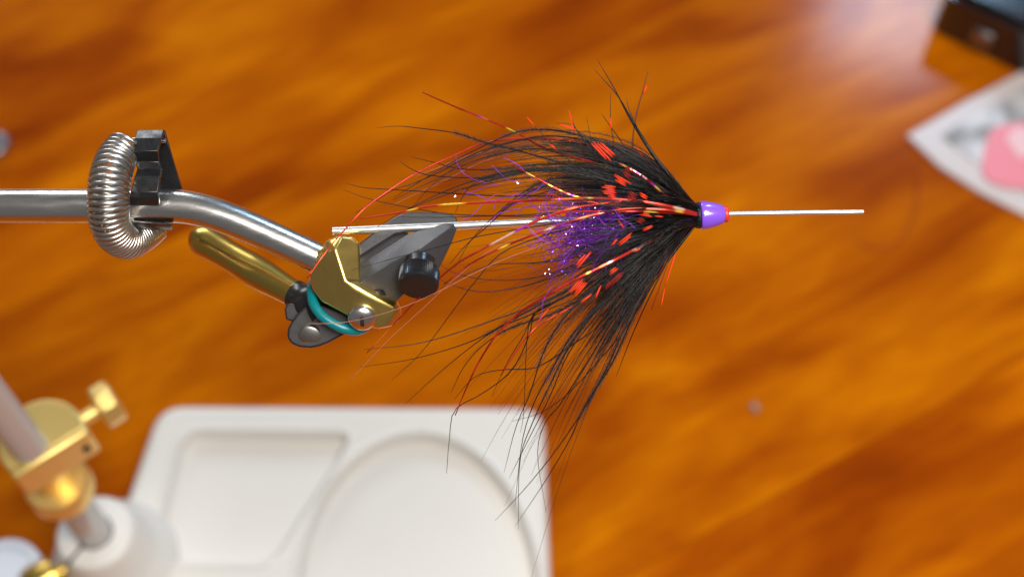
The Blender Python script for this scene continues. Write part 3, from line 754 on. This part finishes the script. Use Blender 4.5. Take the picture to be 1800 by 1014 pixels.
for k_, nm in (('glint', 'silver_glints'), ('glintblue', 'blue_glints'), ('glintwarm', 'warm_glints')):
    o = gl[k_].build(nm, k_, fly, smooth=False); o['kind'] = 'stuff'

# ------------------------------------------------------------------ things lying on the table
# printed packet
def packet():
    m = bpy.data.materials.new('packet_print'); m.use_nodes = True
    nt = m.node_tree; b = nt.nodes['Principled BSDF']
    tc = nt.nodes.new('ShaderNodeTexCoord'); no = nt.nodes.new('ShaderNodeTexNoise')
    no.inputs['Scale'].default_value = 70; no.inputs['Detail'].default_value = 2
    cr = nt.nodes.new('ShaderNodeValToRGB'); e = cr.color_ramp.elements
    e[0].position = .36; e[0].color = (.20, .17, .13, 1); e[1].position = .62; e[1].color = (.62, .60, .60, 1)
    x = cr.color_ramp.elements.new(.48); x.color = (.42, .40, .42, 1)
    nt.links.new(tc.outputs['Object'], no.inputs['Vector']); nt.links.new(no.outputs['Fac'], cr.inputs[0]); nt.links.new(cr.outputs[0], b.inputs['Base Color'])
    b.inputs['Roughness'].default_value = .3; b.inputs['Coat Weight'].default_value = .6; b.inputs['Coat Roughness'].default_value = .12
    M['packet'] = m
packet()
M['packet_edge'] = mat('packet_border', (.62, .55, .54), .25, 0, .8)
M['pinkprint'] = mat('pink_print', (.80, .24, .29), .3, 0, .6)
M['palepink'] = mat('pale_pink_print', (.80, .50, .52), .35, 0, .5)
pk = thing('printed_packet', T(1700, 250), 'pale printed packet with a pink patch, pointed corner lying on the table', 'packet')
def on(px, z): p = T(px[0], px[1], 0); return Vector((p.x, p.y, z))
ctrl = [(1592, 243), (1690, 186), (1800, 128), (1960, 50), (2080, 200), (1960, 450), (1880, 420), (1800, 383), (1720, 343), (1650, 298)]
mb = MB(); prism(mb, [on(c, .0030) for c in ctrl], [on(c, .0003) for c in ctrl]); mb.build('packet_border', 'packet_edge', pk, angle=30, bevel=.0007)
inn = [(1650, 246), (1700, 216), (1800, 160), (1950, 90), (2040, 210), (1940, 400), (1870, 378), (1800, 345), (1740, 312), (1690, 278)]
mb = MB(); prism(mb, [on(c, .0037) for c in inn], [on(c, .0029) for c in inn]); mb.build('printed_card', 'packet', pk, smooth=False)
mb = MB(); e_ = [(1797 + 80 * math.cos(a) * (1 + .10 * math.sin(3 * a + 1)), 283 + 62 * math.sin(a) * (1 + .08 * math.cos(2 * a))) for a in [i * math.pi / 18 for i in range(36)]]
prism(mb, [on(c, .0046) for c in e_], [on(c, .0036) for c in e_]); mb.build('pink_disc', 'pinkprint', pk, smooth=False)
mb = MB(); e_ = [(1800 + 34 * math.cos(a) * (1 + .2 * math.sin(2 * a)), 262 + 24 * math.sin(a) * (1 + .25 * math.cos(3 * a))) for a in [i * math.pi / 12 for i in range(24)]]
prism(mb, [on(c, .0052) for c in e_], [on(c, .0045) for c in e_]); mb.build('pale_disc', 'palepink', pk, smooth=False)

# glossy black case
M['case'] = mat('black_gloss', (.010, .009, .010), .15, 0, .6)
M['grey'] = mat('grey_metal', (.24, .23, .24), .3, .9)
cs = thing('black_case', T(1760, 20), 'glossy black case reflecting the window, behind the printed packet', 'case')
cc_ = [T(1628, 52), T(1880, 172), T(2100, 20), T(1840, -110)]
cc_ = [Vector((p.x, p.y, 0)) for p in cc_]
cx = sum(cc_, Vector()) / 4
mb = MB(); q_ = round_poly(cc_, .008, 5)
prism(mb, [p + Vector((0, 0, .027)) for p in q_], [p + Vector((0, 0, .0003)) for p in q_]); mb.build('case_body', 'case', cs, angle=30, bevel=.003, seg=4)
mb = MB(); q2_ = [cx + (p - cx) * .93 for p in q_]
prism(mb, [p + Vector((0, 0, .0305)) for p in q2_], [p + Vector((0, 0, .0275)) for p in q2_]); mb.build('case_lid', 'case', cs, angle=30, bevel=.0012, seg=3)
mb = MB(); lt = cc_[0].lerp(cc_[1], .35); ed = (cc_[1] - cc_[0]).normalized(); eo = Vector((ed.y, -ed.x, 0))
if (lt + eo * .01 - cx).length < (lt - cx).length: eo = -eo
prism(mb, [lt + ed * a + eo * b_ + Vector((0, 0, .017)) for a, b_ in ((-.005, .0), (.005, .0), (.005, .0022), (-.005, .0022))],
      [lt + ed * a + eo * b_ + Vector((0, 0, .006)) for a, b_ in ((-.005, .0), (.005, .0), (.005, .0022), (-.005, .0022))]); mb.build('latch', 'grey', cs, angle=30, bevel=.0006)

# white jar beside the vise
M['jar'] = mat('white_plastic', (.62, .66, .74), .35, 0, .3)
jp = T(6, 1010, 0.030); jar = thing('small_jar', (jp.x, jp.y, 0), 'small round bluish white jar beside the brass thumb screw of the base', 'jar')
mb = MB(); lathe(mb, Vector((jp.x, jp.y, 0)), (0, 0, 1), [(.0003, .0130), (.001, .0138), (.020, .0138), (.021, .0125)], 48); mb.build('jar_body', 'jar', jar, angle=40)
mb = MB(); lathe(mb, Vector((jp.x, jp.y, 0)), (0, 0, 1), [(.0205, .0142), (.0212, .0146), (.0290, .0146), (.0300, .0136), (.0300, .0115), (.0292, .0110)], 48); mb.build('jar_lid', 'jar', jar, angle=40)

# grey knob at the table's left
kp_ = T(-8, 258); kn = thing('metal_button', (kp_.x, kp_.y, 0), 'small round grey metal button on bare wood, beyond the coil spring', 'button')
mb = MB(); lathe(mb, Vector((kp_.x, kp_.y, 0)), (0, 0, 1), [(.0003, .0066), (.0020, .0072), (.0034, .0066), (.0040, .0045), (.0036, .003)], 36); mb.build('button_body', 'grey', kn, angle=60)
mb = MB(); lathe(mb, Vector((kp_.x, kp_.y, 0)), (0, 0, 1), [(.0036, .0028), (.0048, .0024), (.0052, .0012)], 24); mb.build('button_stud', 'grey', kn, angle=60)

# loose red strand, a small pale grey speck, a chip of white paper
M['lint'] = mat('grey_lint', (.36, .28, .24), .8)
def ground_curve(name, ctrl, r_, m, label, cat, n=30):
    s = spline([(x, y, 0) for x, y in ctrl], n); mb = MB()
    tube(mb, [T(q[0], q[1], 0) + Vector((0, 0, r_ + .0002)) for q in s], r_, 6, flat=.8)
    return tag(mb.build(name, m), label, cat)
ground_curve('loose_strand', [(1606, 290), (1612, 330), (1605, 380), (1585, 420), (1555, 438), (1525, 436), (1508, 424)], .0003, 'darkred', 'loose dark red strand curled on the wood below the packet', 'strand')
mb = MB()
c0 = T(1327, 716, .0012)
for i in range(26):
    a = random.uniform(0, 6.3); d = Vector((math.cos(a), math.sin(a), 0)); s = random.uniform(.0006, .0026)
    tube(mb, [c0 - d * s + Vector((0, 0, random.uniform(-.0006, .0012))), c0 + Vector((random.gauss(0, .0006), random.gauss(0, .0006), .0006)), c0 + d * s + Vector((0, 0, random.uniform(-.0006, .0012)))], .00022, 4)
tag(mb.build('lint_speck', 'lint'), 'tiny pale grey speck of lint on the bare table boards', 'lint')
